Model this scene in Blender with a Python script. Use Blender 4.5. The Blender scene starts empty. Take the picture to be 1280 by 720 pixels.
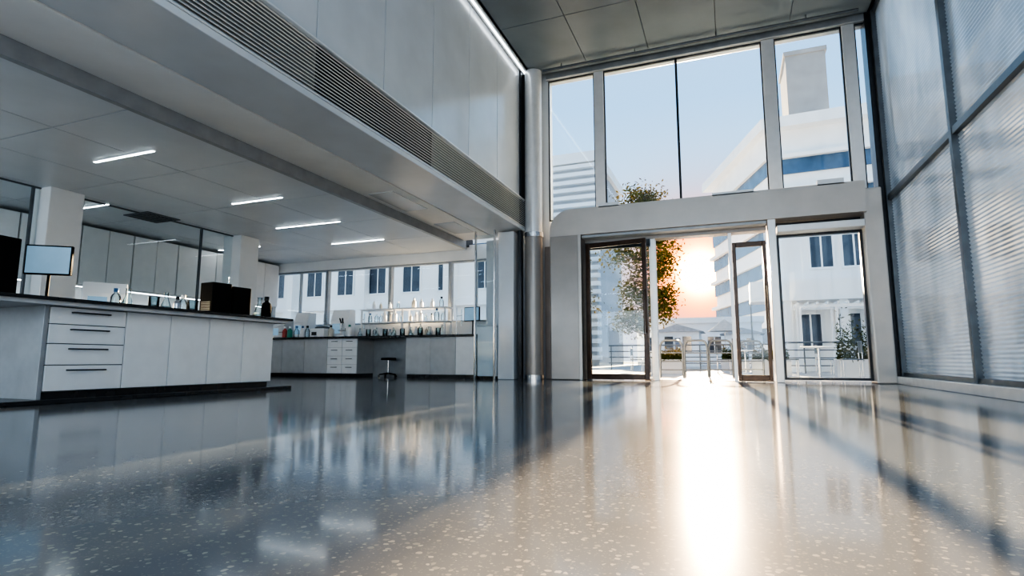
import bpy, math, random
from mathutils import Vector, Matrix
random.seed(7)
S=bpy.context.scene; C=S.collection
PI=math.pi
ORD=['first','second','third','fourth','fifth','sixth','seventh','eighth','ninth','tenth','eleventh','twelfth','thirteenth','fourteenth']

# ------------------------------------------------------------------ mesh helper
class MB:
    def __init__(s): s.v=[]; s.f=[]; s.sm=[]
    def add(s,vs,fs,smooth=False,T=None):
        b=len(s.v)
        for v in vs:
            v=Vector(v)
            if T is not None: v=T@v
            s.v.append(v)
        for f in fs:
            s.f.append([b+i for i in f]); s.sm.append(smooth)
        return s
    def box(s,x0,y0,z0,x1,y1,z1,T=None):
        x0,x1=min(x0,x1),max(x0,x1); y0,y1=min(y0,y1),max(y0,y1); z0,z1=min(z0,z1),max(z0,z1)
        vs=[(x0,y0,z0),(x1,y0,z0),(x1,y1,z0),(x0,y1,z0),(x0,y0,z1),(x1,y0,z1),(x1,y1,z1),(x0,y1,z1)]
        return s.add(vs,[(0,3,2,1),(4,5,6,7),(0,1,5,4),(1,2,6,5),(2,3,7,6),(3,0,4,7)],T=T)
    def prism(s,poly,z0,z1,T=None):
        n=len(poly)
        vs=[(x,y,z0) for x,y in poly]+[(x,y,z1) for x,y in poly]
        fs=[tuple(reversed(range(n))),tuple(range(n,2*n))]+[(i,(i+1)%n,n+(i+1)%n,n+i) for i in range(n)]
        return s.add(vs,fs,T=T)
    def tube(s,pts,r,n=10,T=None):
        pts=[Vector(p) for p in pts]; m=len(pts)
        rs=r if isinstance(r,(list,tuple)) else [r]*m
        vs=[]; fs=[]
        for i,p in enumerate(pts):
            if i==0: d=pts[1]-p
            elif i==m-1: d=p-pts[i-1]
            else: d=(pts[i+1]-p).normalized()+(p-pts[i-1]).normalized()
            if d.length<1e-9: d=Vector((0,0,1))
            d.normalize()
            a=Vector((0,0,1)) if abs(d.z)<.9 else Vector((0,1,0))
            if i: a=prev
            u=(a-d*a.dot(d)).normalized(); w=d.cross(u); prev=u
            for k in range(n):
                t=2*PI*k/n; vs.append(p+(u*math.cos(t)+w*math.sin(t))*rs[i])
        for i in range(m-1):
            for k in range(n):
                fs.append((i*n+k,i*n+(k+1)%n,(i+1)*n+(k+1)%n,(i+1)*n+k))
        s.add(vs,fs,True,T)
        s.add(vs[:n],[tuple(reversed(range(n)))],False,T); s.add(vs[-n:],[tuple(range(n))],False,T)
        return s
    def lathe(s,prof,cx=0,cy=0,cz=0,n=20,T=None):
        vs=[];fs=[];m=len(prof)
        for r,z in prof:
            for k in range(n):
                t=2*PI*k/n; vs.append((cx+r*math.cos(t),cy+r*math.sin(t),cz+z))
        for i in range(m-1):
            for k in range(n):
                fs.append((i*n+k,i*n+(k+1)%n,(i+1)*n+(k+1)%n,(i+1)*n+k))
        s.add(vs,fs,True,T)
        s.add(vs[:n],[tuple(reversed(range(n)))],False,T); s.add(vs[-n:],[tuple(range(n))],False,T)
        return s
    def build(s,name,mat,parent=None,world=False,bevel=0,loc=None):
        off=Vector((0,0,0))
        if world and parent is not None:
            p=parent
            while p is not None: off+=p.location; p=p.parent
        me=bpy.data.meshes.new(name)
        me.from_pydata([tuple(v-off) for v in s.v],[],s.f)
        me.polygons.foreach_set('use_smooth',s.sm)
        me.materials.append(mat); me.update()
        o=bpy.data.objects.new(name,me); C.objects.link(o)
        if parent is not None: o.parent=parent
        if loc: o.location=loc
        if bevel:
            b=o.modifiers.new('bevel','BEVEL'); b.width=bevel; b.segments=2; b.limit_method='ANGLE'; b.angle_limit=math.radians(50)
        return o
def tag(o,label=None,cat=None,group=None,kind=None):
    if label: o['label']=label
    if cat: o['category']=cat
    if group: o['group']=group
    if kind: o['kind']=kind
    return o
def empty(name,loc,rz=0,label=None,cat=None,group=None,kind=None):
    o=bpy.data.objects.new(name,None); C.objects.link(o); o.location=loc; o.rotation_euler=(0,0,rz)
    o.empty_display_size=.1
    return tag(o,label,cat,group,kind)
def box(*a): return MB().box(*a)

# ------------------------------------------------------------------ materials
def nt(name):
    m=bpy.data.materials.new(name); m.use_nodes=True
    return m,m.node_tree,m.node_tree.nodes,m.node_tree.links
def P(name,c,rough=.5,metal=0,var=.12,scale=6,bump=0,emis=None,es=0,coat=0,stretch=None,spec=.5):
    m,t,N,L=nt(name); b=N['Principled BSDF']
    b.inputs['Specular IOR Level'].default_value=spec
    tc=N.new('ShaderNodeTexCoord'); no=N.new('ShaderNodeTexNoise'); no.inputs['Scale'].default_value=scale; no.inputs['Detail'].default_value=4
    if stretch:
        mp=N.new('ShaderNodeMapping'); mp.inputs['Scale'].default_value=stretch
        L.new(tc.outputs['Object'],mp.inputs['Vector']); L.new(mp.outputs[0],no.inputs['Vector'])
    else: L.new(tc.outputs['Object'],no.inputs['Vector'])
    r=N.new('ShaderNodeValToRGB'); r.color_ramp.elements[0].position=.3; r.color_ramp.elements[1].position=.7
    r.color_ramp.elements[0].color=(c[0]*(1-var),c[1]*(1-var),c[2]*(1-var),1)
    r.color_ramp.elements[1].color=(min(1,c[0]*(1+var)),min(1,c[1]*(1+var)),min(1,c[2]*(1+var)),1)
    L.new(no.outputs['Fac'],r.inputs[0]); L.new(r.outputs[0],b.inputs['Base Color'])
    b.inputs['Roughness'].default_value=rough; b.inputs['Metallic'].default_value=metal
    if coat: b.inputs['Coat Weight'].default_value=coat; b.inputs['Coat Roughness'].default_value=.12
    if bump:
        bp=N.new('ShaderNodeBump'); bp.inputs['Strength'].default_value=bump; L.new(no.outputs['Fac'],bp.inputs['Height']); L.new(bp.outputs[0],b.inputs['Normal'])
    if emis:
        b.inputs['Emission Color'].default_value=(*emis,1); b.inputs['Emission Strength'].default_value=es
    return m
def glass(name,tint=(.92,.96,.98),refl=1.0,rough=.02):
    m,t,N,L=nt(name); N.remove(N['Principled BSDF']); out=N['Material Output']
    tr=N.new('ShaderNodeBsdfTransparent'); tr.inputs[0].default_value=(*tint,1)
    gl=N.new('ShaderNodeBsdfGlossy'); gl.inputs['Roughness'].default_value=rough; gl.inputs[0].default_value=(.9,.95,1,1)
    fr=N.new('ShaderNodeFresnel'); fr.inputs[0].default_value=1.45
    no=N.new('ShaderNodeTexNoise'); no.inputs['Scale'].default_value=.8
    bp=N.new('ShaderNodeBump'); bp.inputs['Strength'].default_value=.015; L.new(no.outputs['Fac'],bp.inputs['Height']); L.new(bp.outputs[0],gl.inputs['Normal'])
    mu=N.new('ShaderNodeMath'); mu.operation='MULTIPLY'; mu.inputs[1].default_value=refl; mu.use_clamp=True
    mx=N.new('ShaderNodeMixShader'); L.new(fr.outputs[0],mu.inputs[0]); L.new(mu.outputs[0],mx.inputs[0]); L.new(tr.outputs[0],mx.inputs[1]); L.new(gl.outputs[0],mx.inputs[2]); L.new(mx.outputs[0],out.inputs[0])
    return m
def ribbed():
    m,t,N,L=nt('ribbed_glass'); N.remove(N['Principled BSDF']); out=N['Material Output']
    tc=N.new('ShaderNodeTexCoord'); mp=N.new('ShaderNodeMapping'); mp.inputs['Scale'].default_value=(1,.5,.25); L.new(tc.outputs['Object'],mp.inputs[0])
    no=N.new('ShaderNodeTexNoise'); no.inputs['Scale'].default_value=1.6; no.inputs['Detail'].default_value=3; L.new(mp.outputs[0],no.inputs['Vector'])
    rp=N.new('ShaderNodeValToRGB'); rp.color_ramp.elements[0].position=.35; rp.color_ramp.elements[1].position=.65; rp.color_ramp.elements[0].color=(.38,.41,.43,1); rp.color_ramp.elements[1].color=(.94,.92,.89,1); L.new(no.outputs['Fac'],rp.inputs[0])
    tr=N.new('ShaderNodeBsdfTransparent'); L.new(rp.outputs[0],tr.inputs[0])
    tl=N.new('ShaderNodeBsdfTranslucent'); L.new(rp.outputs[0],tl.inputs[0])
    df=N.new('ShaderNodeBsdfDiffuse'); L.new(rp.outputs[0],df.inputs[0])
    gl=N.new('ShaderNodeBsdfGlossy'); gl.inputs['Roughness'].default_value=.10; gl.inputs[0].default_value=(.95,.92,.88,1)
    a=N.new('ShaderNodeMixShader'); a.inputs[0].default_value=.5; L.new(tr.outputs[0],a.inputs[1]); L.new(tl.outputs[0],a.inputs[2])
    a2=N.new('ShaderNodeMixShader'); a2.inputs[0].default_value=.3; L.new(a.outputs[0],a2.inputs[1]); L.new(df.outputs[0],a2.inputs[2])
    b=N.new('ShaderNodeMixShader'); b.inputs[0].default_value=.34; L.new(a2.outputs[0],b.inputs[1]); L.new(gl.outputs[0],b.inputs[2])
    L.new(b.outputs[0],out.inputs[0]); return m
def terrazzo():
    m,t,N,L=nt('terrazzo'); b=N['Principled BSDF']
    tc=N.new('ShaderNodeTexCoord')
    def vor(scale,thr,seed):
        mp=N.new('ShaderNodeMapping'); mp.inputs['Location'].default_value=(seed,seed*.7,0); L.new(tc.outputs['Object'],mp.inputs[0])
        n=N.new('ShaderNodeTexNoise'); n.inputs['Scale'].default_value=scale*1.1; L.new(mp.outputs[0],n.inputs['Vector'])
        ad=N.new('ShaderNodeMixRGB'); ad.blend_type='ADD'; ad.inputs[0].default_value=.012; L.new(mp.outputs[0],ad.inputs[1]); L.new(n.outputs['Color'],ad.inputs[2])
        v=N.new('ShaderNodeTexVoronoi'); v.inputs['Scale'].default_value=scale; L.new(ad.outputs[0],v.inputs['Vector'])
        sx=N.new('ShaderNodeSeparateColor'); L.new(v.outputs['Color'],sx.inputs[0])
        mt=N.new('ShaderNodeMath'); mt.operation='MULTIPLY'; mt.inputs[1].default_value=thr; L.new(sx.outputs[0],mt.inputs[0])
        lt=N.new('ShaderNodeMath'); lt.operation='LESS_THAN'; L.new(v.outputs['Distance'],lt.inputs[0]); L.new(mt.outputs[0],lt.inputs[1])
        return lt,sx
    l1,s1=vor(56,.42,0); l2,s2=vor(130,.40,3)
    big=N.new('ShaderNodeTexNoise'); big.inputs['Scale'].default_value=.6; L.new(tc.outputs['Object'],big.inputs['Vector'])
    br=N.new('ShaderNodeValToRGB'); br.color_ramp.elements[0].color=(.128,.138,.153,1); br.color_ramp.elements[1].color=(.156,.163,.172,1); L.new(big.outputs['Fac'],br.inputs[0])
    m1=N.new('ShaderNodeMixRGB'); L.new(l2.outputs[0],m1.inputs[0]); L.new(br.outputs[0],m1.inputs[1]); m1.inputs[2].default_value=(.195,.198,.195,1)
    ch=N.new('ShaderNodeValToRGB'); ch.color_ramp.elements[0].color=(.20,.20,.195,1); ch.color_ramp.elements[1].color=(.34,.325,.295,1); L.new(s1.outputs[1],ch.inputs[0])
    m2=N.new('ShaderNodeMixRGB'); L.new(l1.outputs[0],m2.inputs[0]); L.new(m1.outputs[0],m2.inputs[1]); L.new(ch.outputs[0],m2.inputs[2])
    L.new(m2.outputs[0],b.inputs['Base Color'])
    rr=N.new('ShaderNodeMapRange'); rr.inputs[3].default_value=.085; rr.inputs[4].default_value=.13; L.new(big.outputs['Fac'],rr.inputs[0]); L.new(rr.outputs[0],b.inputs['Roughness'])
    b.inputs['IOR'].default_value=1.45
    b.inputs['Coat Weight'].default_value=.1; b.inputs['Coat Roughness'].default_value=.05
    return m
M={}
M['floor']=terrazzo()
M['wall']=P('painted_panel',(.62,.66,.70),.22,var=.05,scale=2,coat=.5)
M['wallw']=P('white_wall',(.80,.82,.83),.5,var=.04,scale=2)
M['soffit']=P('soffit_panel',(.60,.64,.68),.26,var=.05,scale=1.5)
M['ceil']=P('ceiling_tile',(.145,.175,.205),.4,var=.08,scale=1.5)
M['ceil2']=P('lab_ceiling_tile',(.60,.64,.68),.28,var=.05,scale=1.5)
M['alu']=P('brushed_aluminium',(.76,.78,.79),.3,.35,var=.06,scale=9,stretch=(1,1,12))
M['post']=P('painted_post',(.72,.73,.74),.25,.3,var=.05)
M['portal']=P('portal_cladding',(.54,.51,.48),.26,.15,var=.05,scale=3)
M['jamb']=P('jamb_cladding',(.33,.305,.285),.26,.2,var=.06,scale=3)
M['taupe']=P('taupe_panel',(.22,.20,.19),.4,var=.1,scale=3)
M['dark']=P('dark_frame',(.03,.034,.04),.3,.5,var=.2)
M['grey']=P('grey_frame',(.11,.125,.14),.35,.5,var=.15)
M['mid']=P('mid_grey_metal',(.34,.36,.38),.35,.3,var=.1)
M['bronze']=P('bronze_frame',(.055,.03,.018),.25,.4,var=.25,scale=12)
M['black']=P('black_laminate',(.015,.016,.018),.25,var=.3)
M['white']=P('white_laminate',(.86,.87,.88),.3,var=.03)
M['lgrey']=P('grey_laminate',(.54,.55,.56),.38,var=.06)
M['steel']=P('steel',(.60,.61,.63),.22,.9,var=.1)
M['light']=P('light_diffuser',(.9,.95,1),.4,emis=(.86,.94,1),es=15)
M['glass']=glass('clear_glass',refl=.7)
M['pglass']=glass('partition_glass',(.96,.98,.98),.3)
M['labg']=glass('labware_glass',(.85,.92,.94),2.0,.03)
M['ribbed']=ribbed()
M['plastic']=P('black_plastic',(.006,.0065,.007),.7,var=.3,spec=.12)
M['screen']=P('screen_surface',(.12,.2,.27),.15,var=.15,scale=4,emis=(.30,.50,.68),es=.45)
M['pave']=P('paving',(.42,.40,.38),.8,var=.2,scale=1.2,bump=.2)
M['bwhite']=P('render_white',(.88,.88,.87),.7,var=.05,scale=.5)
M['bgrey']=P('render_grey',(.45,.47,.50),.7,var=.1,scale=.5)
M['btan']=P('render_tan',(.36,.345,.33),.7,var=.1,scale=.5)
M['bblue']=P('facade_blue_glass',(.05,.10,.18),.12,.0,var=.3,scale=.6)
M['bpane']=P('window_pane',(.05,.065,.09),.08,.2,var=.3,scale=1)
M['bark']=P('bark',(.10,.07,.05),.8,var=.3,scale=20,bump=.4)
M['cream']=P('cream_plastic',(.62,.58,.50),.4); M['amber']=P('amber_glass',(.25,.09,.02),.1,coat=.5)
M['red']=P('red_plastic',(.45,.06,.05),.4); M['green']=P('green_plastic',(.05,.28,.20),.4); M['bluep']=P('blue_plastic',(.06,.16,.34),.35)
M['liquid']=P('liquid',(.45,.52,.55),.1)
M['fabric']=P('canvas',(.50,.46,.42),.8,var=.1)
M['roof']=P('roof_slate',(.40,.40,.41),.6,var=.15,scale=4)
def leafmat():
    m,t,N,L=nt('leaf'); N.remove(N['Principled BSDF']); out=N['Material Output']
    no=N.new('ShaderNodeTexNoise'); no.inputs['Scale'].default_value=3
    rp=N.new('ShaderNodeValToRGB'); rp.color_ramp.elements[0].color=(.03,.045,.016,1); rp.color_ramp.elements[1].color=(.075,.09,.028,1); L.new(no.outputs['Fac'],rp.inputs[0])
    d=N.new('ShaderNodeBsdfDiffuse'); tl=N.new('ShaderNodeBsdfTranslucent'); L.new(rp.outputs[0],d.inputs[0])
    tl.inputs[0].default_value=(.06,.04,.006,1)
    x=N.new('ShaderNodeMixShader'); x.inputs[0].default_value=.3; L.new(d.outputs[0],x.inputs[1]); L.new(tl.outputs[0],x.inputs[2]); L.new(x.outputs[0],out.inputs[0]); return m
M['leaf']=leafmat()

# ------------------------------------------------------------------ shell
tag(box(-11.4,-4.2,-.2,2.75,11.45,0).build('floor',M['floor']),'polished speckled terrazzo floor running through hall and laboratory','floor',kind='structure')
tag(box(-80,11.45,-.25,70,140,-.05).build('ground',M['pave']),'pale paved ground outside the entrance','ground',kind='structure')
tag(box(2.75,-40,-.25,70,11.45,-.05).build('ground',M['pave']),'pale paved ground beyond the ribbed side glazing','ground',kind='structure')
ce=empty('ceiling',(-.6,3.5,6.45),label='high dark panelled ceiling over the entrance hall',cat='ceiling',kind='structure')
box(-4.1,-4.2,6.52,2.75,11.2,6.75).build('slab',M['dark'],ce,True)
pn=MB(); xs=[-3.72,-2.5,-1.25,0,1.25,2.5]
ys=[-4.0+1.85*i for i in range(9)]
for i in range(5):
    for j in range(8):
        pn.box(xs[i]+.005,ys[j]+.005,6.45,xs[i+1]-.005,ys[j+1]-.005,6.52)
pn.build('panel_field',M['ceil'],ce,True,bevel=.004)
wl=empty('wall_left',(-4.0,3.5,3.06),label='tall white panelled wall above the laboratory opening',cat='wall',kind='structure')
box(-4.2,-4.2,3.06,-3.93,11.0,6.6).build('backing',M['dark'],wl,True)
pn=MB()
yy=[10.62]
k=9.25
while k>-4.1: yy.append(k); k-=1.22
yy.append(-4.2)
for i in range(len(yy)-1): pn.box(-3.93,yy[i+1]+.007,3.68,-3.9,yy[i]-.007,6.45)
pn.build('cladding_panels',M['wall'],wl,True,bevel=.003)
lb=empty('vent_grille',(-3.88,3.5,3.06),label='long horizontal slatted metal vent band along the upper left wall',cat='vent')
f=MB(); f.box(-3.93,-4.2,3.06,-3.82,10.6,3.08); f.box(-3.93,-4.2,3.64,-3.82,10.6,3.66)
f.build('frame',M['alu'],lb,True,bevel=.003)
for i in range(len(yy)-1):
    y1,y0=yy[i],yy[i+1]
    if y1<0: continue
    darkseg=3.9<(y0+y1)/2<6.3
    g=MB(); n=14
    for q in range(n):
        z=3.09+q*(.55/n); T=Matrix.Translation((-3.85,0,z+.012))@Matrix.Rotation(.8,4,'Y')
        g.box(-.026 if not darkseg else -.012,y0+.003,-.007,.022,y1-.003,.002,T=T)
    g.build('slat_panel',M['alu'],lb,True)
    box(-3.929,y0+.001,3.08,-3.90,y1-.001,3.64).build('dark_slot' if darkseg else 'slat_backing',M['dark'] if darkseg else M['mid'],lb,True)
so=empty('trim_1',(-4.6,3.5,2.98),label='deep pale soffit beam between hall and laboratory ceiling',cat='beam',kind='structure')
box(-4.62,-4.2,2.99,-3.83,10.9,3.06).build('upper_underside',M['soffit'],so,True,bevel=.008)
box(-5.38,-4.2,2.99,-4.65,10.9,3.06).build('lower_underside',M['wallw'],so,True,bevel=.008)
f=MB(); f.box(-4.66,-4.2,3.02,-4.61,10.9,3.05); f.box(-5.45,-4.2,2.83,-5.38,11.0,3.05)
f.build('dark_track',M['mid'],so,True)
for a,b in ((7.2,8.3),(9.3,10.2)): box(-5.25,a,2.98,-4.8,b,2.995).build('access_panel',M['soffit'],so,True)
lc=empty('ceiling',(-8.3,3.5,2.85),label='low grey tiled ceiling over the laboratory',cat='ceiling',kind='structure')
box(-11.4,-4.2,2.90,-5.4,11.4,3.1).build('slab',M['dark'],lc,True)
pn=MB()
xs=[-5.46-1.2*i for i in range(5)]+[-11.2]; ys=[-4.1+1.53*i for i in range(11)]
for i in range(5):
    for j in range(10):
        pn.box(xs[i+1]+.006,ys[j]+.006,2.85,xs[i]-.006,ys[j+1]-.006,2.90)
pn.build('tile_field',M['ceil2'],lc,True,bevel=.003)
LL=['slim linear ceiling light, nearest of the four above the island end','slim linear ceiling light, second of the four rows toward the windows','slim linear ceiling light, longest, third toward the back windows','slim linear ceiling light closest to the back windows','slim linear ceiling light just in front of the left pillar','slim linear ceiling light near the far corner of the laboratory','added unseen linear ceiling light nearest the viewer above the island','added unseen linear ceiling light over the left glass partition','added unseen linear ceiling light on the near left of the laboratory','added unseen linear ceiling light behind the near end of the island']
for n,(x,y,l) in enumerate([(-6.8,4.40,1.05),(-6.78,6.45,1.0),(-7.15,8.0,1.45),(-7.2,9.55,1.3),(-9.65,5.75,1.0),(-10.1,9.2,1.2),(-6.8,1.6,1.2),(-9.9,2.9,1.0),(-9.9,.6,1.2),(-6.8,-.6,1.2)]):  # the last ones are out of view, added to brighten the laboratory
    t=empty('ceiling_light',(x,y,2.85),label=LL[n],cat='light',group='linear ceiling lights')
    box(x-l/2-.01,y-.022,2.838,x+l/2+.01,y+.022,2.851).build('housing',M['white'],t,True)
    box(x-l/2,y-.014,2.833,x+l/2,y+.014,2.839).build('diffuser',M['light'],t,True)
v=empty('ceiling_vent',(-9.3,6.6,2.85),label='dark square air vent in the laboratory ceiling beside left pillar',cat='vent')
box(-9.6,6.3,2.835,-9.0,6.9,2.851).build('frame',M['grey'],v,True)
f=MB()
for q in range(7): f.box(-9.55,6.36+q*.075,2.825,-9.05,6.40+q*.075,2.836)
f.build('slats',M['dark'],v,True)
f=MB(); f.box(-11.4,-4.2,0,-11.2,11.4,2.95)
tag(f.build('wall_lab_left',M['wallw']),'white far left wall of the laboratory','wall',kind='structure')
f=MB(); f.box(-11.2,11.2,0,-4.0,11.4,1.22); f.box(-11.2,11.2,2.62,-4.0,11.4,2.95); f.box(-4.85,11.2,1.22,-4.0,11.4,2.62)
tag(f.build('wall_lab_back',M['wallw']),'white back wall of the laboratory around its windows','wall',kind='structure')
f=MB(); f.box(-11.4,-4.4,0,-4.0,-4.2,3.05); f.box(-4.2,-4.4,3.05,-3.6,-4.2,6.6); f.box(2.4,-4.4,0,2.75,-4.2,6.6); f.box(-3.6,-4.4,0,2.4,-4.2,.3); f.box(-3.6,-4.4,6.1,2.4,-4.2,6.6)
tag(f.build('wall_rear',M['wallw']),'white rear wall behind the viewer with a large opening','wall',kind='structure')
f=MB(); f.box(-4.85,10.92,0,-3.36,11.2,2.95); f.box(-4.2,10.92,2.95,-3.42,11.2,6.6)
tag(f.build('wall_back',M['wall']),'grey pier wall between laboratory and entrance','wall',kind='structure')
wn=[0]
def window(x0,x1,z0,z1,y,fw,label,fm,gm=None,mull=(),trans=(),fd=.06):
    wn[0]+=1
    t=empty('window_%d'%wn[0],((x0+x1)/2,y,z0),label=label,cat='window',kind='structure')
    f=MB(); f.box(x0,y-fd,z0,x0+fw,y+fd,z1); f.box(x1-fw,y-fd,z0,x1,y+fd,z1); f.box(x0+fw,y-fd,z0,x1-fw,y+fd,z0+fw); f.box(x0+fw,y-fd,z1-fw,x1-fw,y+fd,z1)
    for m in mull: f.box(m-fw*.35,y-fd*.7,z0+fw,m+fw*.35,y+fd*.7,z1-fw)
    for q in trans: f.box(x0+fw,y-fd*.7,q-fw*.35,x1-fw,y+fd*.7,q+fw*.35)
    f.build('window_frame',fm,t,True,bevel=.004)
    box(x0+fw*.6,y-.006,z0+fw*.6,x1-fw*.6,y+.006,z1-fw*.6).build('pane',gm or M['glass'],t,True)
    return t
window(-11.1,-9.35,1.22,2.62,11.3,.04,'laboratory window farthest left above the back bench',M['mid'],M['pglass'],mull=(-10.2,))
window(-9.35,-7.5,1.22,2.62,11.3,.04,'laboratory window second from left above the back bench',M['mid'],M['pglass'])
window(-7.5,-5.9,1.22,2.62,11.3,.04,'laboratory window third from left behind the bottle rack',M['mid'],M['pglass'])
window(-5.9,-4.85,1.22,2.62,11.3,.04,'narrow laboratory window nearest the entrance pier',M['mid'],M['pglass'],mull=(-5.25,))
ZU=6.34
for x0,x1,lab in [(-3.42,-2.42,'tall upper pane left of the first pale post'),(-2.22,-.77,'tall upper pane with the tree top behind it'),(-.77,.78,'tall upper pane in the middle of the entrance glazing'),(1.0,2.1,'tall upper pane in front of the distant tower'),(2.3,2.55,'narrow upper pane in the right corner of the glazing')]:
    window(x0,x1,3.25,ZU,10.95,.022,lab,M['dark'],fd=.03)
for k,(x0,x1) in enumerate([(-2.42,-2.22),(.78,1.0),(2.1,2.3)]):
    tag(box(x0,10.88,3.3,x1,11.02,ZU).build('trim_%d'%(k+2),M['post'],bevel=.01),['slim','broad','angled'][k]+' pale vertical post '+['left of the tree top','between the middle and tower panes','at the right end of the entrance glazing'][k],'post',kind='structure')
f=MB(); f.box(-3.45,10.84,ZU,2.6,11.15,6.5)
tag(f.build('trim_5',M['mid'],bevel=.01),'horizontal head beam above the entrance glazing','beam',kind='structure')
t=MB().tube([(-3.4,10.5,6.36),(2.3,10.5,6.36)],.03,12)
for x in (-3,-1.5,0,1.5): t.box(x-.01,10.49,6.36,x+.01,10.51,6.45)
tag(t.build('ceiling_rail',M['grey']),'thin metal rail hung below the ceiling in front of the high glazing','rail')
t=empty('strip_light',(-3.8,4,6.4),label='long glowing light strip where upper wall meets ceiling',cat='light')
box(-3.88,-3.9,6.42,-3.76,10.6,6.452).build('housing',M['alu'],t,True)
box(-3.835,-3.9,6.41,-3.80,10.6,6.421).build('diffuser',P('strip_glow',(.9,.95,1),.4,emis=(.85,.93,1),es=5),t,True)
t=empty('column',(-3.66,10.62,0),label='tall round column beside the entrance portal, pale above and taupe below',cat='column')
MB().lathe([(.18,2.9),(.18,6.44)],n=36).build('shaft',M['post'],t)
MB().lathe([(.18,0.05),(.18,2.9)],n=36).build('lower_cladding',M['jamb'],t)
MB().lathe([(.195,2.86),(.195,2.95)],n=36).build('collar',M['steel'],t)
MB().lathe([(.195,0),(.195,.09)],n=36).build('base_ring',M['steel'],t)
tag(box(-3.93,10.42,0,-3.86,10.52,6.44).build('trim_6',M['dark']),'thin dark corner strip beside the round column','trim',kind='structure')
f=MB(); f.box(-4.32,10.3,0,-3.98,10.7,2.96)
tag(f.build('pillar',M['wall'],bevel=.015),'square grey pillar at the end of the laboratory opening','pillar')
f=MB(); f.box(-3.5,10.84,0,-3.31,10.9,2.7)
tag(f.build('trim_7',M['taupe'],bevel=.01),'dark taupe infill panel between round column and portal','panel',kind='structure')
t=empty('glass_screen',(-4.56,10.2,0),label='narrow clear glass screen with steel edges beside the square grey pillar',cat='screen')
box(-4.76,10.19,.06,-4.36,10.21,2.9).build('glass_panel',M['glass'],t,True)
for x in (-4.78,-4.36): box(x,10.17,0,x+.025,10.23,2.99).build('edge_post',M['steel'],t,True)

# ---------------- portal
po=empty('entrance_portal',(-.5,10.8,0),label='large grey beige portal frame around the glass entrance doors',cat='portal')
FY=10.55
box(-3.3,FY,0,-2.66,11.15,2.85).build('left_jamb',M['jamb'],po,True,bevel=.02)
box(-2.72,FY-.02,0,-2.66,FY+.1,2.83).build('jamb_edge',M['portal'],po,True,bevel=.008)
box(2.17,FY+.1,0,2.45,11.15,3.25).build('right_jamb',M['portal'],po,True,bevel=.02)
R=.42
poly=[(-3.3,2.83),(2.2,2.83),(2.2,3.36)]
for k in range(11):
    a=PI/2+k*PI/20; poly.append((-3.3+R+R*math.cos(a),3.36-R+R*math.sin(a)))
T=Matrix.Translation((0,11.2,0))@Matrix.Rotation(PI/2,4,'X')
MB().prism(poly,0,11.2-FY,T=T).build('fascia',M['portal'],po,True)
box(.69,FY+.04,0,.82,11.1,2.84).build('middle_post',M['post'],po,True,bevel=.01)
box(-2.66,10.86,2.70,.68,11.1,2.83).build('door_header',M['jamb'],po,True,bevel=.01)
box(-2.66,10.62,2.77,.68,10.86,2.83).build('header_soffit',M['mid'],po,True,bevel=.01)
box(.84,10.62,2.60,2.17,10.9,2.72).build('right_header',M['post'],po,True,bevel=.01)
box(.84,10.95,2.72,2.17,11.1,2.84).build('gap_shade_strip',M['dark'],po,True)  # dark strip stands in for the shade between the headers
box(-1.37,10.86,0,-1.28,11.02,2.70).build('slim_post',M['alu'],po,True,bevel=.005)
box(.03,10.86,0,.09,11.02,2.70).build('slim_post',M['alu'],po,True,bevel=.005)
for a,b,c in ((-2.3,-1.9,3.42),(-.2,.5,3.40),(1.5,1.9,3.44)): box(a,FY,3.34,b,FY+.1,c).build('top_cap',M['post'],po,True)
window(-2.66,-1.37,.02,2.70,10.97,.035,'fixed glass panel behind the open entrance door leaf',M['alu'])
window(.84,2.17,.04,2.60,10.95,.04,'fixed glass panel to the right of the entrance doors',M['dark'])
def leaf(name,w,h,label,rz,loc,fw=.07):
    t=empty(name,loc,rz,label,'door',kind='structure')
    f=MB(); f.box(0,-.03,0,fw,.03,h); f.box(w-fw,-.03,0,w,.03,h); f.box(fw,-.03,0,w-fw,.03,.10); f.box(fw,-.03,h-.09,w-fw,.03,h)
    f.build('door_frame',M['bronze'],t,bevel=.006)
    box(fw-.01,-.006,.09,w-fw+.01,.006,h-.08).build('door_glass',M['glass'],t)
    hd=MB().tube([(w-fw/2,-.03,.85),(w-fw/2,-.09,.85),(w-fw/2,-.09,1.65),(w-fw/2,-.03,1.65)],.014,10)
    hd.build('handle',M['steel'],t)
    return t
a=math.atan2(10.54-10.72,-1.41+2.6); w=math.hypot(1.19,.18)
leaf('door_1',w,2.64,'tall dark framed glass door leaf standing slightly open into the hall',a,(-2.6,10.72,.02),.08)
leaf('door_2',.56,2.48,'narrow dark framed glass door leaf right of the opening',0,(.095,10.82,.02),.06)
f=MB(); f.box(-2.64,10.80,.0,-2.55,10.88,2.70); f.box(-2.55,10.82,2.56,-1.37,10.88,2.70)
tag(f.build('trim_8',M['dark']),'dark inner frame around the open door leaf','trim',kind='structure')
tag(box(-2.6,11.15,-.04,.7,12.0,.0).build('trim_9',M['steel']),'metal threshold plate just outside the entrance doors','threshold',kind='structure')

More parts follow.
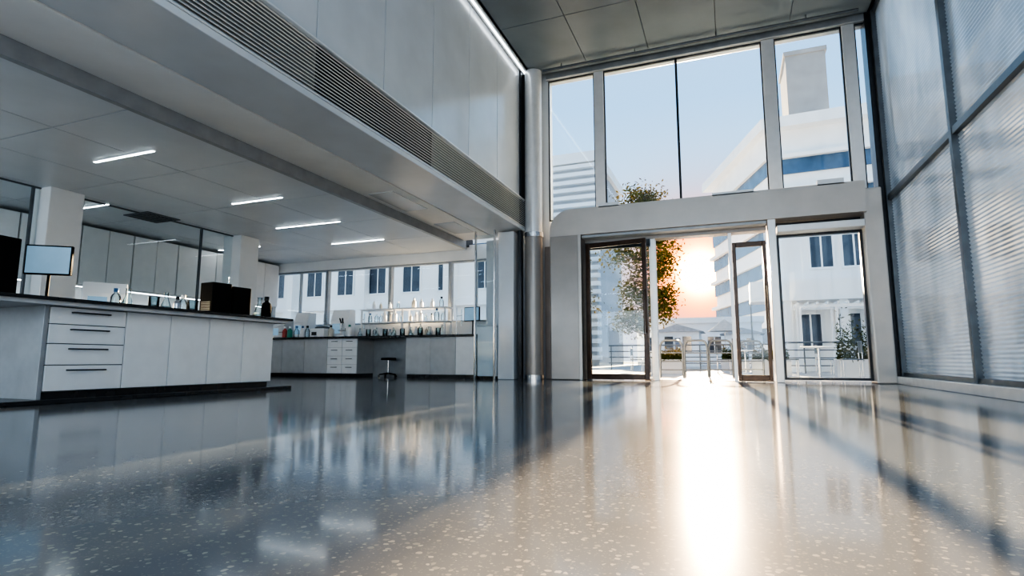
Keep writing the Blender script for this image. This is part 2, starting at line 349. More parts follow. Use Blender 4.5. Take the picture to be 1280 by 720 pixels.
# ---------------- right ribbed wall
XR=2.6
segs=[10.78,7.83,4.9,1.97,-1.0,-4.1]
wr=['beside the entrance portal','second from the entrance','third from the entrance','beside the viewer','behind the viewer']
for i in range(5):
    y1,y0=segs[i],segs[i+1]; wn[0]+=1
    t=empty('window_%d'%wn[0],(XR,(y0+y1)/2,.12),label='full height ribbed glass bay '+wr[i],cat='window',kind='structure')
    f=MB(); f.box(XR-.07,y1-.06,.12,XR+.07,y1+.03,6.45); f.box(XR-.06,y0+.03,3.02,XR+.05,y1-.06,3.11); f.box(XR-.05,y0+.03,.12,XR+.05,y1-.06,.18); f.box(XR-.05,y0+.03,6.37,XR+.05,y1-.06,6.45)
    f.build('window_frame',M['grey'],t,True,bevel=.005)
    for z0,z1 in ((.18,3.02),(3.11,6.37)):
        vs=[];fs=[];n=int((z1-z0)/.048*5)
        for q in range(n+1):
            z=z0+(z1-z0)*q/n; x=XR+.008*math.sin(2*PI*q/5)
            vs+= [(x,y0+.03,z),(x,y1-.05,z)]
        for q in range(n): fs.append((2*q,2*q+1,2*q+3,2*q+2))
        MB().add(vs,fs,True).build('ribbed_pane',M['ribbed'],t,True)
tag(box(XR-.16,-4.1,0,XR+.12,10.8,.12).build('baseboard_right',M['post'],bevel=.008),'low pale sill under the ribbed side glazing','sill',kind='structure')
tag(box(2.45,10.82,0,2.75,11.15,6.5).build('trim_10',M['dark'],bevel=.005),'dark corner post where entrance glazing meets ribbed glazing','post',kind='structure')

# ---------------- lab interior
for y,nm in ((5.07,'white square pillar nearer the viewer behind the island'),(8.44,'white square pillar farther back behind the island')):
    t=empty('pillar',(-9.2,y,0),label=nm,cat='pillar')
    box(-.23,-.23,0,.23,.23,2.852).build('shaft',M['wallw'],t,bevel=.01)
    box(-.24,-.24,0,.24,.24,.1).build('base',M['grey'],t)
for y0,y1,lab,mu in ((2.2,4.84,'glass partition left of the nearer white pillar',4.75),(5.3,8.21,'glass partition between the two white pillars',7.5)):
    wn[0]+=1
    t=empty('window_%d'%wn[0],(-9.2,(y0+y1)/2,0),label=lab,cat='window',kind='structure')
    f=MB(); f.box(-9.215,y0,0,-9.185,y1,.05); f.box(-9.215,y0,2.83,-9.185,y1,2.85); f.box(-9.22,mu-.015,.05,-9.18,mu+.015,2.83)
    f.build('window_frame',M['grey'],t,True)
    box(-9.205,y0,.05,-9.195,y1,2.83).build('pane',M['pglass'],t,True)
k=0
for y in [2.6+.95*i for i in range(9)]:
    t=empty('wall_cabinet',(-11.0,y+.47,1.72),label='white two door wall cabinet, %s along the far left laboratory wall'%ORD[k],cat='cabinet',group='wall cabinets along the far left wall'); k+=1
    box(-11.199,y+.005,1.72,-10.82,y+.945,2.80).build('body',M['lgrey'],t,True)
    for q in (0,1): box(-10.82,y+.012+q*.47,1.73,-10.80,y+.465+q*.468,2.79).build('door',M['white'],t,True,bevel=.003)
t=empty('strip_light',(-10.9,6.8,1.7),label='thin white light strip under the wall cabinets',cat='light')
box(-10.95,3,1.70,-10.87,11,1.72).build('housing',M['white'],t,True); box(-10.94,3.05,1.69,-10.88,10.95,1.70).build('diffuser',P('under_glow',(.9,.95,1),emis=(.9,.95,1),es=7),t,True)
t=empty('side_bench',(-10.9,6.8,0),label='white bench along the far left wall under wall cabinets',cat='bench')
box(-11.19,2.6,.1,-10.6,11.1,.86).build('body',M['lgrey'],t,True); box(-11.19,2.6,.86,-10.55,11.1,.9).build('worktop',M['white'],t,True,bevel=.005); box(-11.19,2.65,0,-10.66,11.1,.1).build('toe_kick',M['black'],t,True)

def handle(parent,x,yc,z,w):
    MB().tube([(x,yc-w/2,z),(x+.035,yc-w/2,z),(x+.035,yc+w/2,z),(x,yc+w/2,z)],.007,8).build('handle',M['dark'],parent,True)
XF=-5.6
tag(box(-7.3,2.7,0,-5.5,6.0,.04).build('plinth',M['black'],bevel=.006),'thin black plinth under the white island cabinets','plinth')
def island_cab(y0,y1,lab,drawers):
    t=empty('base_cabinet',(-6.4,(y0+y1)/2,.04),label=lab,cat='cabinet')
    box(-7.1,y0+.002,.10,XF-.022,y1-.002,.86).build('body',M['grey'],t,True)
    box(-7.0,y0+.002,.04,XF-.06,y1-.002,.10).build('toe_kick',M['black'],t,True)
    if drawers:
        zs=[.105,.335,.525,.70,.855]
        for q in range(4):
            d=box(XF-.022,y0+.006,zs[q]+.004,XF,y1-.006,zs[q+1]-.004).build('drawer',M['white'],t,True,bevel=.003)
            handle(d,XF,(y0+y1)/2,zs[q+1]-.045,.32)
    else:
        ym=(y0+y1)/2
        for a,b in ((y0,ym),(ym,y1)):
            box(XF-.022,a+.004,.109,XF,b-.004,.855).build('door',M['white'],t,True,bevel=.003)
island_cab(3.12,3.80,'white four drawer cabinet at the near end of the island',True)
island_cab(3.80,4.76,'white double door cabinet in the middle of the island',False)
island_cab(4.76,5.73,'white double door cabinet at the far end of the island',False)
tag(box(-7.1,3.08,.04,XF-.005,3.118,.86).build('end_panel',M['mid'],bevel=.003),'end panel with its shade painted in grey, closing the near end of the island','panel')  # grey colour carries the shade on this side of the island
t=empty('worktop',(-6.3,4.3,.86),label='long black worktop over the white island cabinets',cat='worktop')
box(-7.25,2.35,.895,-5.45,5.92,.925).build('top_slab',M['black'],t,True,bevel=.004)
box(-7.22,2.40,.86,-5.48,5.89,.895).build('under_lip',M['lgrey'],t,True)
ZT=.925
def monitor(loc,rz,label):
    t=empty('monitor',loc,rz,label,'monitor')
    box(-.10,-.08,0,.10,.08,.015).build('base',M['plastic'],t,bevel=.004)
    MB().tube([(0,.02,.015),(0,.03,.42)],.014).build('stand',M['plastic'],t)
    box(-.20,-.02,.30,.20,.02,.60).build('casing',M['plastic'],t,bevel=.006)
    box(-.185,-.023,.315,.185,-.0195,.585).build('screen',M['screen'],t)
    return t
monitor((-6.35,3.48,ZT),math.radians(38),'small flat monitor with pale lit screen on the island')
def tower(loc,rz,label,w,d,h):
    t=empty('instrument_box',loc,rz,label,'instrument')
    box(-w/2,-d/2,.012,w/2,d/2,h).build('casing',M['plastic'],t,bevel=.008)
    f=MB()
    for q in range(6): f.box(-w*.35,-d/2-.004,h*.15+q*.02,w*.35,-d/2+.001,h*.15+q*.02+.008)
    f.build('front_grille',M['grey'],t)
    for sx in (-1,1):
        for sy in (-1,1): box(sx*w*.4-.012,sy*d*.4-.012,0,sx*w*.4+.012,sy*d*.4+.012,.013).build('foot',M['black'],t)
    return t
tower((-6.42,3.10,ZT),math.radians(10),'tall dark instrument tower left of the monitor',.16,.26,.62)
tower((-6.3,2.74,ZT),math.radians(10),'shorter dark instrument box at the left picture edge',.22,.26,.46)
tower((-6.0,5.16,ZT),math.radians(-6),'black instrument cube on the island, nearer of the pair',.24,.26,.41)
tower((-6.0,5.47,ZT),math.radians(-6),'black instrument cube on the island, farther of the pair',.24,.26,.39)
def bottle(loc,label,body,cap,s=1,group=None):
    t=empty('bottle',loc,0,label,'bottle',group)
    MB().lathe([(.001,0),(.040*s,0),(.042*s,.01*s),(.042*s,.11*s),(.034*s,.135*s),(.016*s,.15*s),(.016*s,.17*s)],n=16).build('body',M[body],t)
    MB().lathe([(.020*s,.162*s),(.020*s,.195*s),(.001,.195*s)],n=16).build('cap',M[cap],t)
    return t
def beaker(loc,label,s=1,group=None):
    t=empty('beaker',loc,0,label,'beaker',group)
    MB().lathe([(.001,0),(.045*s,0),(.045*s,.12*s),(.050*s,.128*s),(.047*s,.128*s),(.042*s,.12*s),(.042*s,.006),(.001,.006)],n=20).build('vessel',M['labg'],t)
    MB().lathe([(.001,.007),(.041*s,.007),(.041*s,.05*s),(.001,.05*s)],n=20).build('liquid',M['liquid'],t)
    return t
def flask(loc,label,s=1,liq='liquid'):
    t=empty('flask',loc,0,label,'flask')
    MB().lathe([(.001,0),(.06*s,0),(.062*s,.01),(.018*s,.13*s),(.018*s,.18*s),(.023*s,.185*s)],n=20).build('vessel',M['labg'],t)
    MB().lathe([(.001,.004),(.057*s,.004),(.04*s,.055*s),(.001,.055*s)],n=20).build('liquid',M[liq],t)
    return t
def stand(loc,rz,label):
    t=empty('clamp_stand',loc,rz,label,'stand')
    box(-.09,-.06,0,.09,.06,.015).build('base',M['steel'],t,bevel=.003)
    MB().tube([(0,.03,.015),(0,.03,.6)],.006).build('rod',M['steel'],t)
    MB().tube([(0,.03,.42),(.12,0,.42)],.005).build('clamp',M['dark'],t)
    MB().tube([(.12,0,.2),(.12,0,.56)],.011).build('glass_tube',M['labg'],t)
    return t
def case(loc,rz,label,w,d,h,mat='white'):
    t=empty('instrument_case',loc,rz,label,'instrument')
    pr=[(-d/2,0),(d/2,0),(d/2,h),(-d/2+.3*d,h),(-d/2,h*.62)]
    T=Matrix.Translation((-w/2,0,0))@Matrix(((0,0,1,0),(1,0,0,0),(0,1,0,0),(0,0,0,1)))
    MB().prism(pr,0,w,T=T).build('casing',M[mat],t,bevel=.008)
    box(-w*.38,-d/2-.004,h*.15,w*.05,-d/2+.002,h*.5).build('display',M['screen'],t)
    for q in range(3): MB().tube([(w*(.15+.11*q),-d/2-.008,h*.3),(w*(.15+.11*q),-d/2+.002,h*.3)],.012).build('knob',M['black'],t)
    return t
beaker((-5.95,4.32,ZT),'short glass beaker, leftmost labware in the front row on the island',1.2)
flask((-6.0,4.50,ZT),'conical flask in the front labware row on the island',1.2)
bottle((-6.05,4.68,ZT),'steel grey bottle right of the conical flask on the island','steel','black',1.0)
beaker((-6.0,4.84,ZT),'larger glass beaker next to the black cubes',1.3)
bottle((-6.25,4.10,ZT),'tall clear blue capped bottle at the left of the island labware','labg','bluep',1.2)
flask((-6.35,4.30,ZT),'conical flask with pale liquid in the rear labware row',1.4)
bottle((-6.3,4.95,ZT),'tall clear bottle with white cap in the rear labware row','labg','white',1.3)
case((-6.75,4.3,ZT),math.radians(60),'white sloped front instrument on the island behind the glassware',.42,.26,.34)
stand((-6.5,5.74,ZT),-.5,'metal clamp stand at the far end of the island worktop')
bottle((-5.75,5.74,ZT),'dark bottle beside the farther black cube','plastic','black',1.5)
flask((-5.95,5.82,ZT),'conical flask at the far end of the island worktop',1.6)
BY=10.38
def back_unit(x0,x1,lab,mat,kind):
    t=empty('base_cabinet',((x0+x1)/2,BY+.35,0),label=lab,cat='cabinet')
    box(x0+.002,BY+.02,.08,x1-.002,11.15,.86).build('body',M['lgrey'],t,True)
    box(x0+.002,BY+.07,0,x1-.002,11.1,.08).build('toe_kick',M['black'],t,True)
    if kind=='drawers':
        zs=[.085,.28,.47,.66,.855]
        for q in range(4):
            for a,b in (((x0,(x0+x1)/2),((x0+x1)/2,x1))):
                d=box(a+.005,BY,zs[q]+.004,b-.005,BY+.02,zs[q+1]-.004).build('drawer',mat,t,True,bevel=.002)
                MB().tube([((a+b)/2-.07,BY,zs[q+1]-.06),((a+b)/2-.07,BY-.03,zs[q+1]-.06),((a+b)/2+.07,BY-.03,zs[q+1]-.06),((a+b)/2+.07,BY,zs[q+1]-.06)],.006,8).build('handle',M['dark'],d,True)
    else:
        n=max(1,round((x1-x0)/.6))
        for q in range(n):
            a=x0+(x1-x0)*q/n; b=x0+(x1-x0)*(q+1)/n
            box(a+.004,BY,.088,b-.004,BY+.02,.855).build('door',mat,t,True,bevel=.002)
back_unit(-10.5,-8.54,'grey three door cabinet at the left end of the back bench',M['lgrey'],'doors')
back_unit(-8.54,-7.73,'white drawer cabinet in the middle of the back bench',M['white'],'drawers')
back_unit(-6.48,-5.29,'grey two door cabinet right of the bench knee space',M['lgrey'],'doors')
back_unit(-5.29,-4.84,'pale narrow cabinet at the right end of the back bench',M['white'],'doors')
tag(box(-10.52,BY-.06,.86,-4.80,11.19,.905).build('worktop',M['black'],bevel=.004),'long black worktop of the back bench under the windows','worktop')
tag(box(-7.73,11.0,0,-6.48,11.05,.86).build('back_panel',M['mid']),'grey panel at the back of the bench knee space','panel')
t=empty('stool',(-7.15,10.75,0),label='dark round laboratory stool tucked into the bench knee space',cat='stool')
MB().lathe([(.001,.38),(.16,.38),(.17,.40),(.16,.43),(.001,.435)],n=24).build('seat',M['plastic'],t)
MB().tube([(0,0,.08),(0,0,.38)],.022).build('column',M['steel'],t)
for q in range(5):
    a=q*2*PI/5; c,s_=math.cos(a),math.sin(a)
    l=MB().tube([(0,0,.09),(c*.2,s_*.2,.06)],[.02,.012]).build('leg',M['plastic'],t)
    MB().tube([(c*.2-s_*.012,s_*.2+c*.012,.026),(c*.2+s_*.012,s_*.2-c*.012,.026)],.026,12).build('caster',M['black'],l)
t=empty('side_unit',(-4.6,10.6,0),label='low white cabinet standing against the grey pillar',cat='cabinet')
box(-4.79,10.36,.06,-4.36,10.86,1.05).build('body',M['white'],t,True,bevel=.006); box(-4.795,10.34,1.05,-4.34,10.87,1.09).build('top',M['lgrey'],t,True,bevel=.004); box(-4.77,10.4,0,-4.38,10.85,.06).build('toe_kick',M['black'],t,True)
ZB=.905
t=empty('bottle_rack',(-6.8,10.85,ZB),label='white two shelf bottle rack on the back bench',cat='rack')
for x in (-7.88,-6.8,-5.74):
    for y in (10.68,10.98): box(x,y,ZB,x+.03,y+.03,ZB+.62).build('post',M['white'],t,True)
for z in (.30,.60): box(-7.9,10.66,ZB+z,-5.7,11.03,ZB+z+.025).build('shelf',M['white'],t,True,bevel=.003)
cols=['white','labg','cream','labg','white','labg','white','white','labg','labg','white','cream']
caps=['white','white','white','black','bluep','white','white','white','white','white','white','white']
for lvl,(z,word) in enumerate(((ZB,'on the bench top under the rack'),(ZB+.326,'on the lower shelf of the rack'),(ZB+.626,'on the top shelf of the rack'))):
    n=14 if lvl<2 else 8
    for q in range(n):
        h=n//2
        x=(-7.78+(q+.5)*(.95/h)) if q<h else (-6.71+(q-h+.5)*(.92/h))
        x+=random.uniform(-.01,.01)
        c=cols[(q*5+lvl*3)%12]; cp=caps[(q+lvl*4)%12]
        nm={'white':'white','cream':'cream','amber':'amber','labg':'clear glass','green':'green'}[c]
        bottle((x,10.80+random.uniform(-.05,.07),z),'%s capped bottle, %s from left %s'%(nm,ORD[q],word),c,cp,random.choice((.85,1.0,1.1,1.25,1.4)) if lvl<2 else random.choice((.6,.8,1.0,1.2)),'bottles of the bench rack')
for q in range(10):
    x=-7.75+q*.22
    if q%2: beaker((x,10.50,ZB),'glass beaker in front of the rack, %s of the low front row from left'%ORD[q],1.2)
    else: flask((x,10.50,ZB),'conical flask in front of the rack, %s of the low front row from left'%ORD[q],1.0)
names=[('red','white','red bottle near the left end of the back bench'),('green','white','green bottle beside the red bottle on the back bench'),('labg','bluep','clear bottle with blue cap on the back bench'),('white','bluep','white bottle with blue cap on the back bench'),('labg','black','clear bottle with black cap left of the white centrifuge'),('cream','black','cream bottle left of the microscope'),('white','green','white bottle with green cap right of the microscope')]
for (c,cp,lab),x in zip(names,(-9.95,-9.8,-9.6,-9.42,-9.28,-8.60,-8.08)): bottle((x,10.55,ZB),lab,c,cp,1.4)
t=empty('centrifuge',(-8.9,10.62,ZB),label='white bench centrifuge with grey lid',cat='instrument')
box(-.2,-.2,0,.2,.2,.2).build('casing',M['white'],t,bevel=.02); MB().lathe([(.17,.2),(.17,.235),(.12,.26),(.001,.265)],n=24).build('lid',M['grey'],t); box(-.14,-.204,.04,.0,-.2,.12).build('control_panel',M['black'],t)
def microscope(loc,rz,label):
    t=empty('microscope',loc,rz,label,'microscope')
    box(-.09,-.13,0,.09,.11,.035).build('base',M['white'],t,bevel=.01)
    MB().tube([(0,.09,.03),(0,.11,.15),(0,.09,.28),(0,.02,.34)],[.03,.026,.026,.03]).build('arm',M['white'],t)
    box(-.07,-.08,.14,.07,.09,.155).build('stage',M['black'],t)
    MB().tube([(0,-.03,.18),(0,-.03,.30)],[.014,.026]).build('objective',M['steel'],t)
    for s in (-1,1): MB().tube([(s*.02,-.0,.32),(s*.03,-.10,.42)],.017).build('eyepiece',M['black'],t)
microscope((-8.33,10.6,ZB),.4,'white microscope with black eyepieces on the back bench')
stand((-9.27,11.05,ZB),0,'clamp stand behind the white centrifuge')
stand((-8.12,10.98,ZB),0,'clamp stand immediately left of the bottle rack')
stand((-5.5,10.8,ZB),.2,'clamp stand right of the bottle rack')
monitor((-5.12,10.8,ZB),-.2,'small monitor at the right end of the back bench')
case((-9.72,10.95,ZB),0,'white sloped front instrument behind the red and green bottles',.42,.3,.62)
case((-8.62,11.0,ZB),0,'white sloped front instrument behind the microscope',.5,.28,.66)
case((-10.25,10.8,ZB),0,'grey sloped front instrument at the left end of the back bench',.36,.34,.48,'lgrey')
for nm,x,w,h in (('white boxy instrument standing on the left half of the rack top shelf',-7.05,.3,.26),('wider white instrument standing on the right half of the rack top shelf',-6.05,.42,.32)):
    pass
for q in range(8):
    bottle((-10.75,5.2+q*.55,.9),'%s bottle from the near end on the far left side bench'%ORD[q],['white','labg','cream','white','labg','amber','white','cream'][q],['bluep','white','black','white','white','black','white','black'][q],1.6,'bottles on the side bench')
# ---------------- exterior
def building(name,label,x0,x1,y0,y1,h,mat,wins,bands=(),ledge=.5):
    t=empty(name,((x0+x1)/2,(y0+y1)/2,-.05),label=label,cat='building')
    box(x0,y0,-.05,x1,y1,h).build('walls',mat,t,True)
    box(x0-ledge*.4,y0-ledge*.4,h,x1+ledge*.4,y1,h+ledge).build('parapet',M['bwhite'],t,True)
    for (a,b,c,d) in wins:
        w=MB(); w.box(a-.08,y0-.08,b-.08,c+.08,y0+.0,b); w.box(a-.08,y0-.08,d,c+.08,y0,d+.08); w.box(a-.08,y0-.08,b,a,y0,d); w.box(c,y0-.08,b,c+.08,y0,d); w.box((a+c)/2-.03,y0-.06,b,(a+c)/2+.03,y0,d)
        w=w.build('window',M['bwhite'],t,True)
        box(a,y0-.03,b,c,y0+.02,d).build('pane',M['bpane'],w,True)
    for (b,d,m,o) in bands:
        box(x0-o,y0-o,b,x1+o,y0+.05,d).build('band',M[m],t,True)
    return t
wins=[]
for i in range(9):
    for j,(a,b) in enumerate(((1.0,2.7),(4.6,6.2))):
        wins.append((-31.5+i*2.5,a,-30.3+i*2.5,b))
b=building('building','white low building seen through the laboratory windows',-33,-9.2,30,36,7.6,M['bwhite'],wins,[(3.6,3.9,'bwhite',.3),(6.75,7.3,'bblue',.1)])
for x in (-28,-22.2,-15.9,-10): box(x,29.4,-.05,x+.7,30,7.6).build('pilaster',M['bwhite'],b,True)
b=empty('building',(-17,45,-.05),label='white louvred building behind the upper left pane',cat='building')
box(-26,40.3,-.05,-8.9,50,15.2).build('walls',M['bgrey'],b,True)
f=MB()
for k in range(26): f.box(-26.3,39.9,.4+k*.6,-8.7,40.3,.4+k*.6+.3)
f.build('louvres',M['bwhite'],b,True)
box(-26.3,39.8,15.2,-8.6,50,16.0).build('parapet',M['bwhite'],b,True)
b=empty('building',(15,88,-.05),label='large pale blue banded building beyond the middle panes',cat='building')
poly=[(5.3,76),(40,74),(40,104),(-1.9,100)]
def off(o): return [(5.3-o*.3,76-o),(40+o,74-o),(40+o,104),(-1.9-o,100)]
MB().prism(poly,-.05,30).build('walls',M['bwhite'],b,True)
z=2.5
while z<27:
    MB().prism(off(.25),z,z+1.9).build('glass_band',M['bblue'],b,True); MB().prism(off(.9),z+1.9,z+2.4).build('floor_ledge',M['bwhite'],b,True); z+=4.2
MB().prism(off(1.6),29.2,30.6).build('roof_overhang',M['bwhite'],b,True)
f=MB().box(8.6,80,30.6,13.4,88,41.2)
f.box(8.4,79.8,41.2,13.6,88,41.8)
tag(f.build('building',M['btan']),'plain grey tan roof tower rising above the banded building','building')
tag(MB().box(20,80,30.6,32,90,36).build('building',M['bgrey']),'grey plant block on the banded building roof','building')
wins=[(3.0+i*1.1,3.9,3.75+i*1.1,5.1) for i in range(7)]+[(2.5+i*1.3,.9,3.2+i*1.3,2.1) for i in range(6)]
b=building('building','white terrace building right of the entrance with small dark windows',1.95,11,24,30,6.2,M['bwhite'],wins,[(2.55,3.3,'bwhite',1.2)])
for x in (1.9,3.7,5.5,7.3,9.1): box(x,22.9,-.05,x+.25,23.15,2.55).build('canopy_post',M['bwhite'],b,True)
building('building','low white pavilion far beyond the door opening',-8,2.5,52,58,3.6,M['bwhite'],[(-7+i*1.7,1.0,-5.9+i*1.7,2.4) for i in range(5)])
building('building','added tall pale building darkening the view through the ribbed side glazing',13,24,-6,40,9,M['bwhite'],[])  # added block, put there to darken what shows through the ribbed glass
def gable(label,x0,x1,y0,y1,h,hr,mat):
    t=empty('building',((x0+x1)/2,(y0+y1)/2,-.05),label=label,cat='building')
    box(x0,y0,-.05,x1,y1,h).build('walls',M[mat],t,True)
    xm=(x0+x1)/2
    T=Matrix.Translation((0,y1+.2,0))@Matrix.Rotation(PI/2,4,'X')
    MB().prism([(x0-.3,h),(x1+.3,h),(xm,hr)],0,y1-y0+.4,T=T).build('roof',M['roof'],t,True)
    w=(x1-x0)
    for k in (.2,.62): 
        box(x0+w*k,y0-.05,.9,x0+w*(k+.2),y0+.02,h-.3).build('window',M['bpane'],t,True)
    box(x0+w*.44,y0-.05,-.05,x0+w*.57,y0+.02,h-.4).build('door',M['bblue'],t,True)
gable('small gabled kiosk left of the parasol beyond the doors',-4.6,-1.9,38,41,2.2,2.7,'bwhite')
gable('small gabled kiosk right of the parasol beyond the doors',-.4,1.8,40,43,2.1,2.5,'bwhite')
def umbrella(loc,label):
    t=empty('parasol',loc,0,label,'parasol')
    MB().tube([(0,0,0),(0,0,2.5)],.03).build('pole',M['post'],t)
    MB().lathe([(.9,2.0),(.6,2.2),(.3,2.45),(.03,2.65)],n=8).build('canopy',M['fabric'],t)
    MB().lathe([(.3,0),(.3,.06),(.05,.1)],n=20).build('base',M['grey'],t)
umbrella((-.3,33,-.05),'beige parasol seen through the door opening')
for k,(x,y) in enumerate(((-1.35,14.0),(-.80,14.25),(-.25,14.5),(.45,15.2))):
    t=empty('bicycle_stand',(x,y,-.05),math.radians(-10),['leftmost','second','third','rightmost'][k]+' curved metal bicycle stand outside the door','bicycle stand','bicycle stands outside')
    pts=[(-.27,0,0),(-.27,0,.7)]+[(-.27+.12-.12*math.cos(a),0,.7+.2*math.sin(a)) for a in (PI/6,PI/3,PI/2)]+[(.27-.12+.12*math.cos(a),0,.7+.2*math.sin(a)) for a in (PI/2,PI/3,PI/6)]+[(.27,0,.7),(.27,0,0)]
    MB().tube(pts,.025,10).build('hoop',M['grey'],t)
    for z in (.2,.4,.6): MB().tube([(-.27,0,z),(.27,0,z)],.015,8).build('cross_bar',M['grey'],t)
    for s in (-.27,.27): box(s-.06,-.06,0,s+.06,.06,.015).build('foot_plate',M['steel'],t)
def cafe(loc,label):
    t=empty('table',loc,0,label,'table','terrace tables')
    MB().lathe([(.001,.72),(.38,.72),(.38,.75),(.001,.75)],n=24).build('tabletop',M['white'],t); MB().tube([(0,0,.03),(0,0,.72)],.03).build('column',M['steel'],t); MB().lathe([(.25,0),(.25,.03),(.001,.035)],n=20).build('base',M['steel'],t)
def chair(loc,rz,label):
    t=empty('chair',loc,rz,label,'chair','terrace chairs')
    box(-.21,-.21,.43,.21,.21,.46).build('seat',M['grey'],t,bevel=.01); box(-.21,.18,.60,.21,.21,.86).build('backrest',M['grey'],t,bevel=.01)
    for sx in (-1,1):
        for sy in (-1,1): MB().tube([(sx*.19,sy*.19,0),(sx*.19,sy*.19,.43 if sy<0 else .84)],.012,8).build('leg',M['steel'],t)
for k,(x,y) in enumerate(((1.9,14.9),(3.1,18.2),(4.4,19),(.4,19.5),(-2.6,21))):
    w=['nearest right','middle right','farthest right','central','leftmost'][k]
    cafe((x,y,-.05),w+' white round terrace table outside')
    chair((x-.65,y,-.05),PI/2,'grey terrace chair on the left of the %s table'%w)
    chair((x+.65,y,-.05),-PI/2,'grey terrace chair on the right of the %s table'%w)
t=empty('railing',(3.2,20.5,-.05),label='metal terrace railing in front of the white terrace building',cat='railing')
for z in (1.0,.75,.5,.25): MB().tube([(-2,0,z),(3,0,z)],.018 if z<1 else .028,8).build('rail',M['grey'],t)
for k in range(6): MB().tube([(-2+k,0,0),(-2+k,0,1.0)],.022,8).build('post',M['grey'],t)
t=empty('railing',(-1.6,24.5,-.05),label='longer metal railing across the street side beyond the bicycle stands',cat='railing')
for z in (1.05,.8,.55,.3): MB().tube([(-3.4,0,z),(3.2,0,z)],.022 if z<1 else .03,8).build('rail',M['grey'],t)
for k in range(8): MB().tube([(-3.3+k*.92,0,0),(-3.3+k*.92,0,1.05)],.025,8).build('post',M['grey'],t)
t=empty('pergola',(3.2,21.8,-.05),label='slim white pergola frame over the terrace in front of the white building',cat='pergola')
for x in (-1.0,.1,1.2,2.3):
    for y in (-.5,.5): box(x,y,0,x+.07,y+.07,2.2).build('post',M['bwhite'],t)
for y in (-.5,.5): box(-1.1,y,2.2,2.5,y+.07,2.3).build('beam',M['bwhite'],t)
f=MB()
for q in range(12): f.box(-1.05+q*.3,-.6,2.3,-1.0+q*.3,.7,2.38)
f.build('slats',M['bwhite'],t)
for k,(x,y) in enumerate(((-3.6,27),(.95,29),(1.3,21.8))):
    t=empty('lamp_post',(x,y,-.05),label=['left','far right','near right'][k]+' slim grey lamp post outside the entrance',cat='lamp post')
    MB().tube([(0,0,0),(0,0,3.0)],[.05,.03],10).build('pole',M['grey'],t); MB().lathe([(.04,3.0),(.12,3.04),(.12,3.16),(.03,3.2)],n=16).build('lamp_head',M['mid'],t); MB().lathe([(.1,0),(.1,.1),(.05,.16)],n=14).build('base',M['grey'],t)
def planter(loc,label,s=1):
    t=empty('planter',loc,0,label,'planter')
    f=MB(); f.box(-.5,-.22,0,.5,-.18,.45); f.box(-.5,.18,0,.5,.22,.45); f.box(-.5,-.18,0,-.46,.18,.45); f.box(.46,-.18,0,.5,.18,.45); f.build('box',M['bgrey'],t)
    box(-.46,-.18,0,.46,.18,.38).build('soil',M['bark'],t)
    vs=[];fs=[]
    for k in range(1500):
        c=Vector((random.uniform(-.45,.45),random.gauss(0,.12),.4+abs(random.gauss(0,.22))*s))
        d=Vector((random.gauss(0,1),random.gauss(0,1),random.gauss(.6,.7))).normalized(); e=d.orthogonal().normalized()
        q=random.uniform(.03,.06); b=len(vs); vs+=[c-d*q,c+e*q*.4,c+d*q,c-e*q*.4]; fs.append((b,b+1,b+2,b+3))
    MB().add(vs,fs).build('foliage',M['leaf'],t)
planter((1.0,17.3,-.05),'grey planter with a low shrub beside the terrace tables',.7); planter((-1.9,18.5,-.05),'grey planter with a low shrub behind the bicycle stands',.7); planter((2.95,16.4,-.05),'grey planter with taller shrub at the right terrace edge',1.9)
planter((.1,23,-.05),'grey planter in front of the parasol')
def tree(name,loc,H,R,nl,label,leafs,trunk=.07,low=.4):
    t=empty(name,loc,0,label,'tree')
    tm=MB(); tips=[]
    pts=[Vector((math.sin(i*.9)*.05*i*.3,math.cos(i*1.3)*.04*i*.3,H*.85*i/6)) for i in range(7)]
    tm.tube(pts,[trunk*(1-.13*i) for i in range(7)],8)
    for k in range(50):
        u=low+(1-low)*random.random()**.8; p=pts[min(5,int(u*6))].lerp(pts[min(6,int(u*6)+1)],u*6%1)
        a=random.uniform(0,2*PI); l=R*(1.1-u*.5)*random.uniform(.5,1)
        q=p+Vector((math.cos(a)*l,math.sin(a)*l,l*random.uniform(.1,.6))); mid=p.lerp(q,.5)+Vector((0,0,-.06*l))
        tm.tube([p,mid,q],[trunk*.35,trunk*.22,trunk*.08],6)
        for w in range(3): tips.append(mid.lerp(q,random.uniform(0,1.1)))
        for w in range(2):
            b=mid.lerp(q,random.random()); c=b+Vector((random.gauss(0,.3*R),random.gauss(0,.3*R),random.uniform(0,.3)*R)); tm.tube([b,c],[trunk*.12,trunk*.05],5); tips.append(c); tips.append(b.lerp(c,.6))
    tm.build('trunk',M['bark'],t)
    vs=[];fs=[]
    for k in range(nl):
        c=random.choice(tips); c=c+Vector((random.gauss(0,.14*R),random.gauss(0,.14*R),random.gauss(0,.14*R)))
        d=Vector((random.gauss(0,1),random.gauss(0,1),random.gauss(0,.7))).normalized(); e=d.orthogonal().normalized(); e=(Matrix.Rotation(random.uniform(0,6),3,d)@e)
        s=random.uniform(.6,1.2)*leafs; b=len(vs)
        vs+=[c-d*s,c+e*s*.45,c+d*s,c-e*s*.45]; fs.append((b,b+1,b+2,b+3))
    MB().add(vs,fs).build('foliage',M['leaf'],t)
tree('tree',(-2.05,14.9,-.05),5.45,.95,10500,'leafy green tree outside, its top above the portal',.055,.085,.2)
tree('tree',(-5.6,19,-.05),4.6,1.2,5000,'smaller tree half hidden behind the portal jamb',.07)

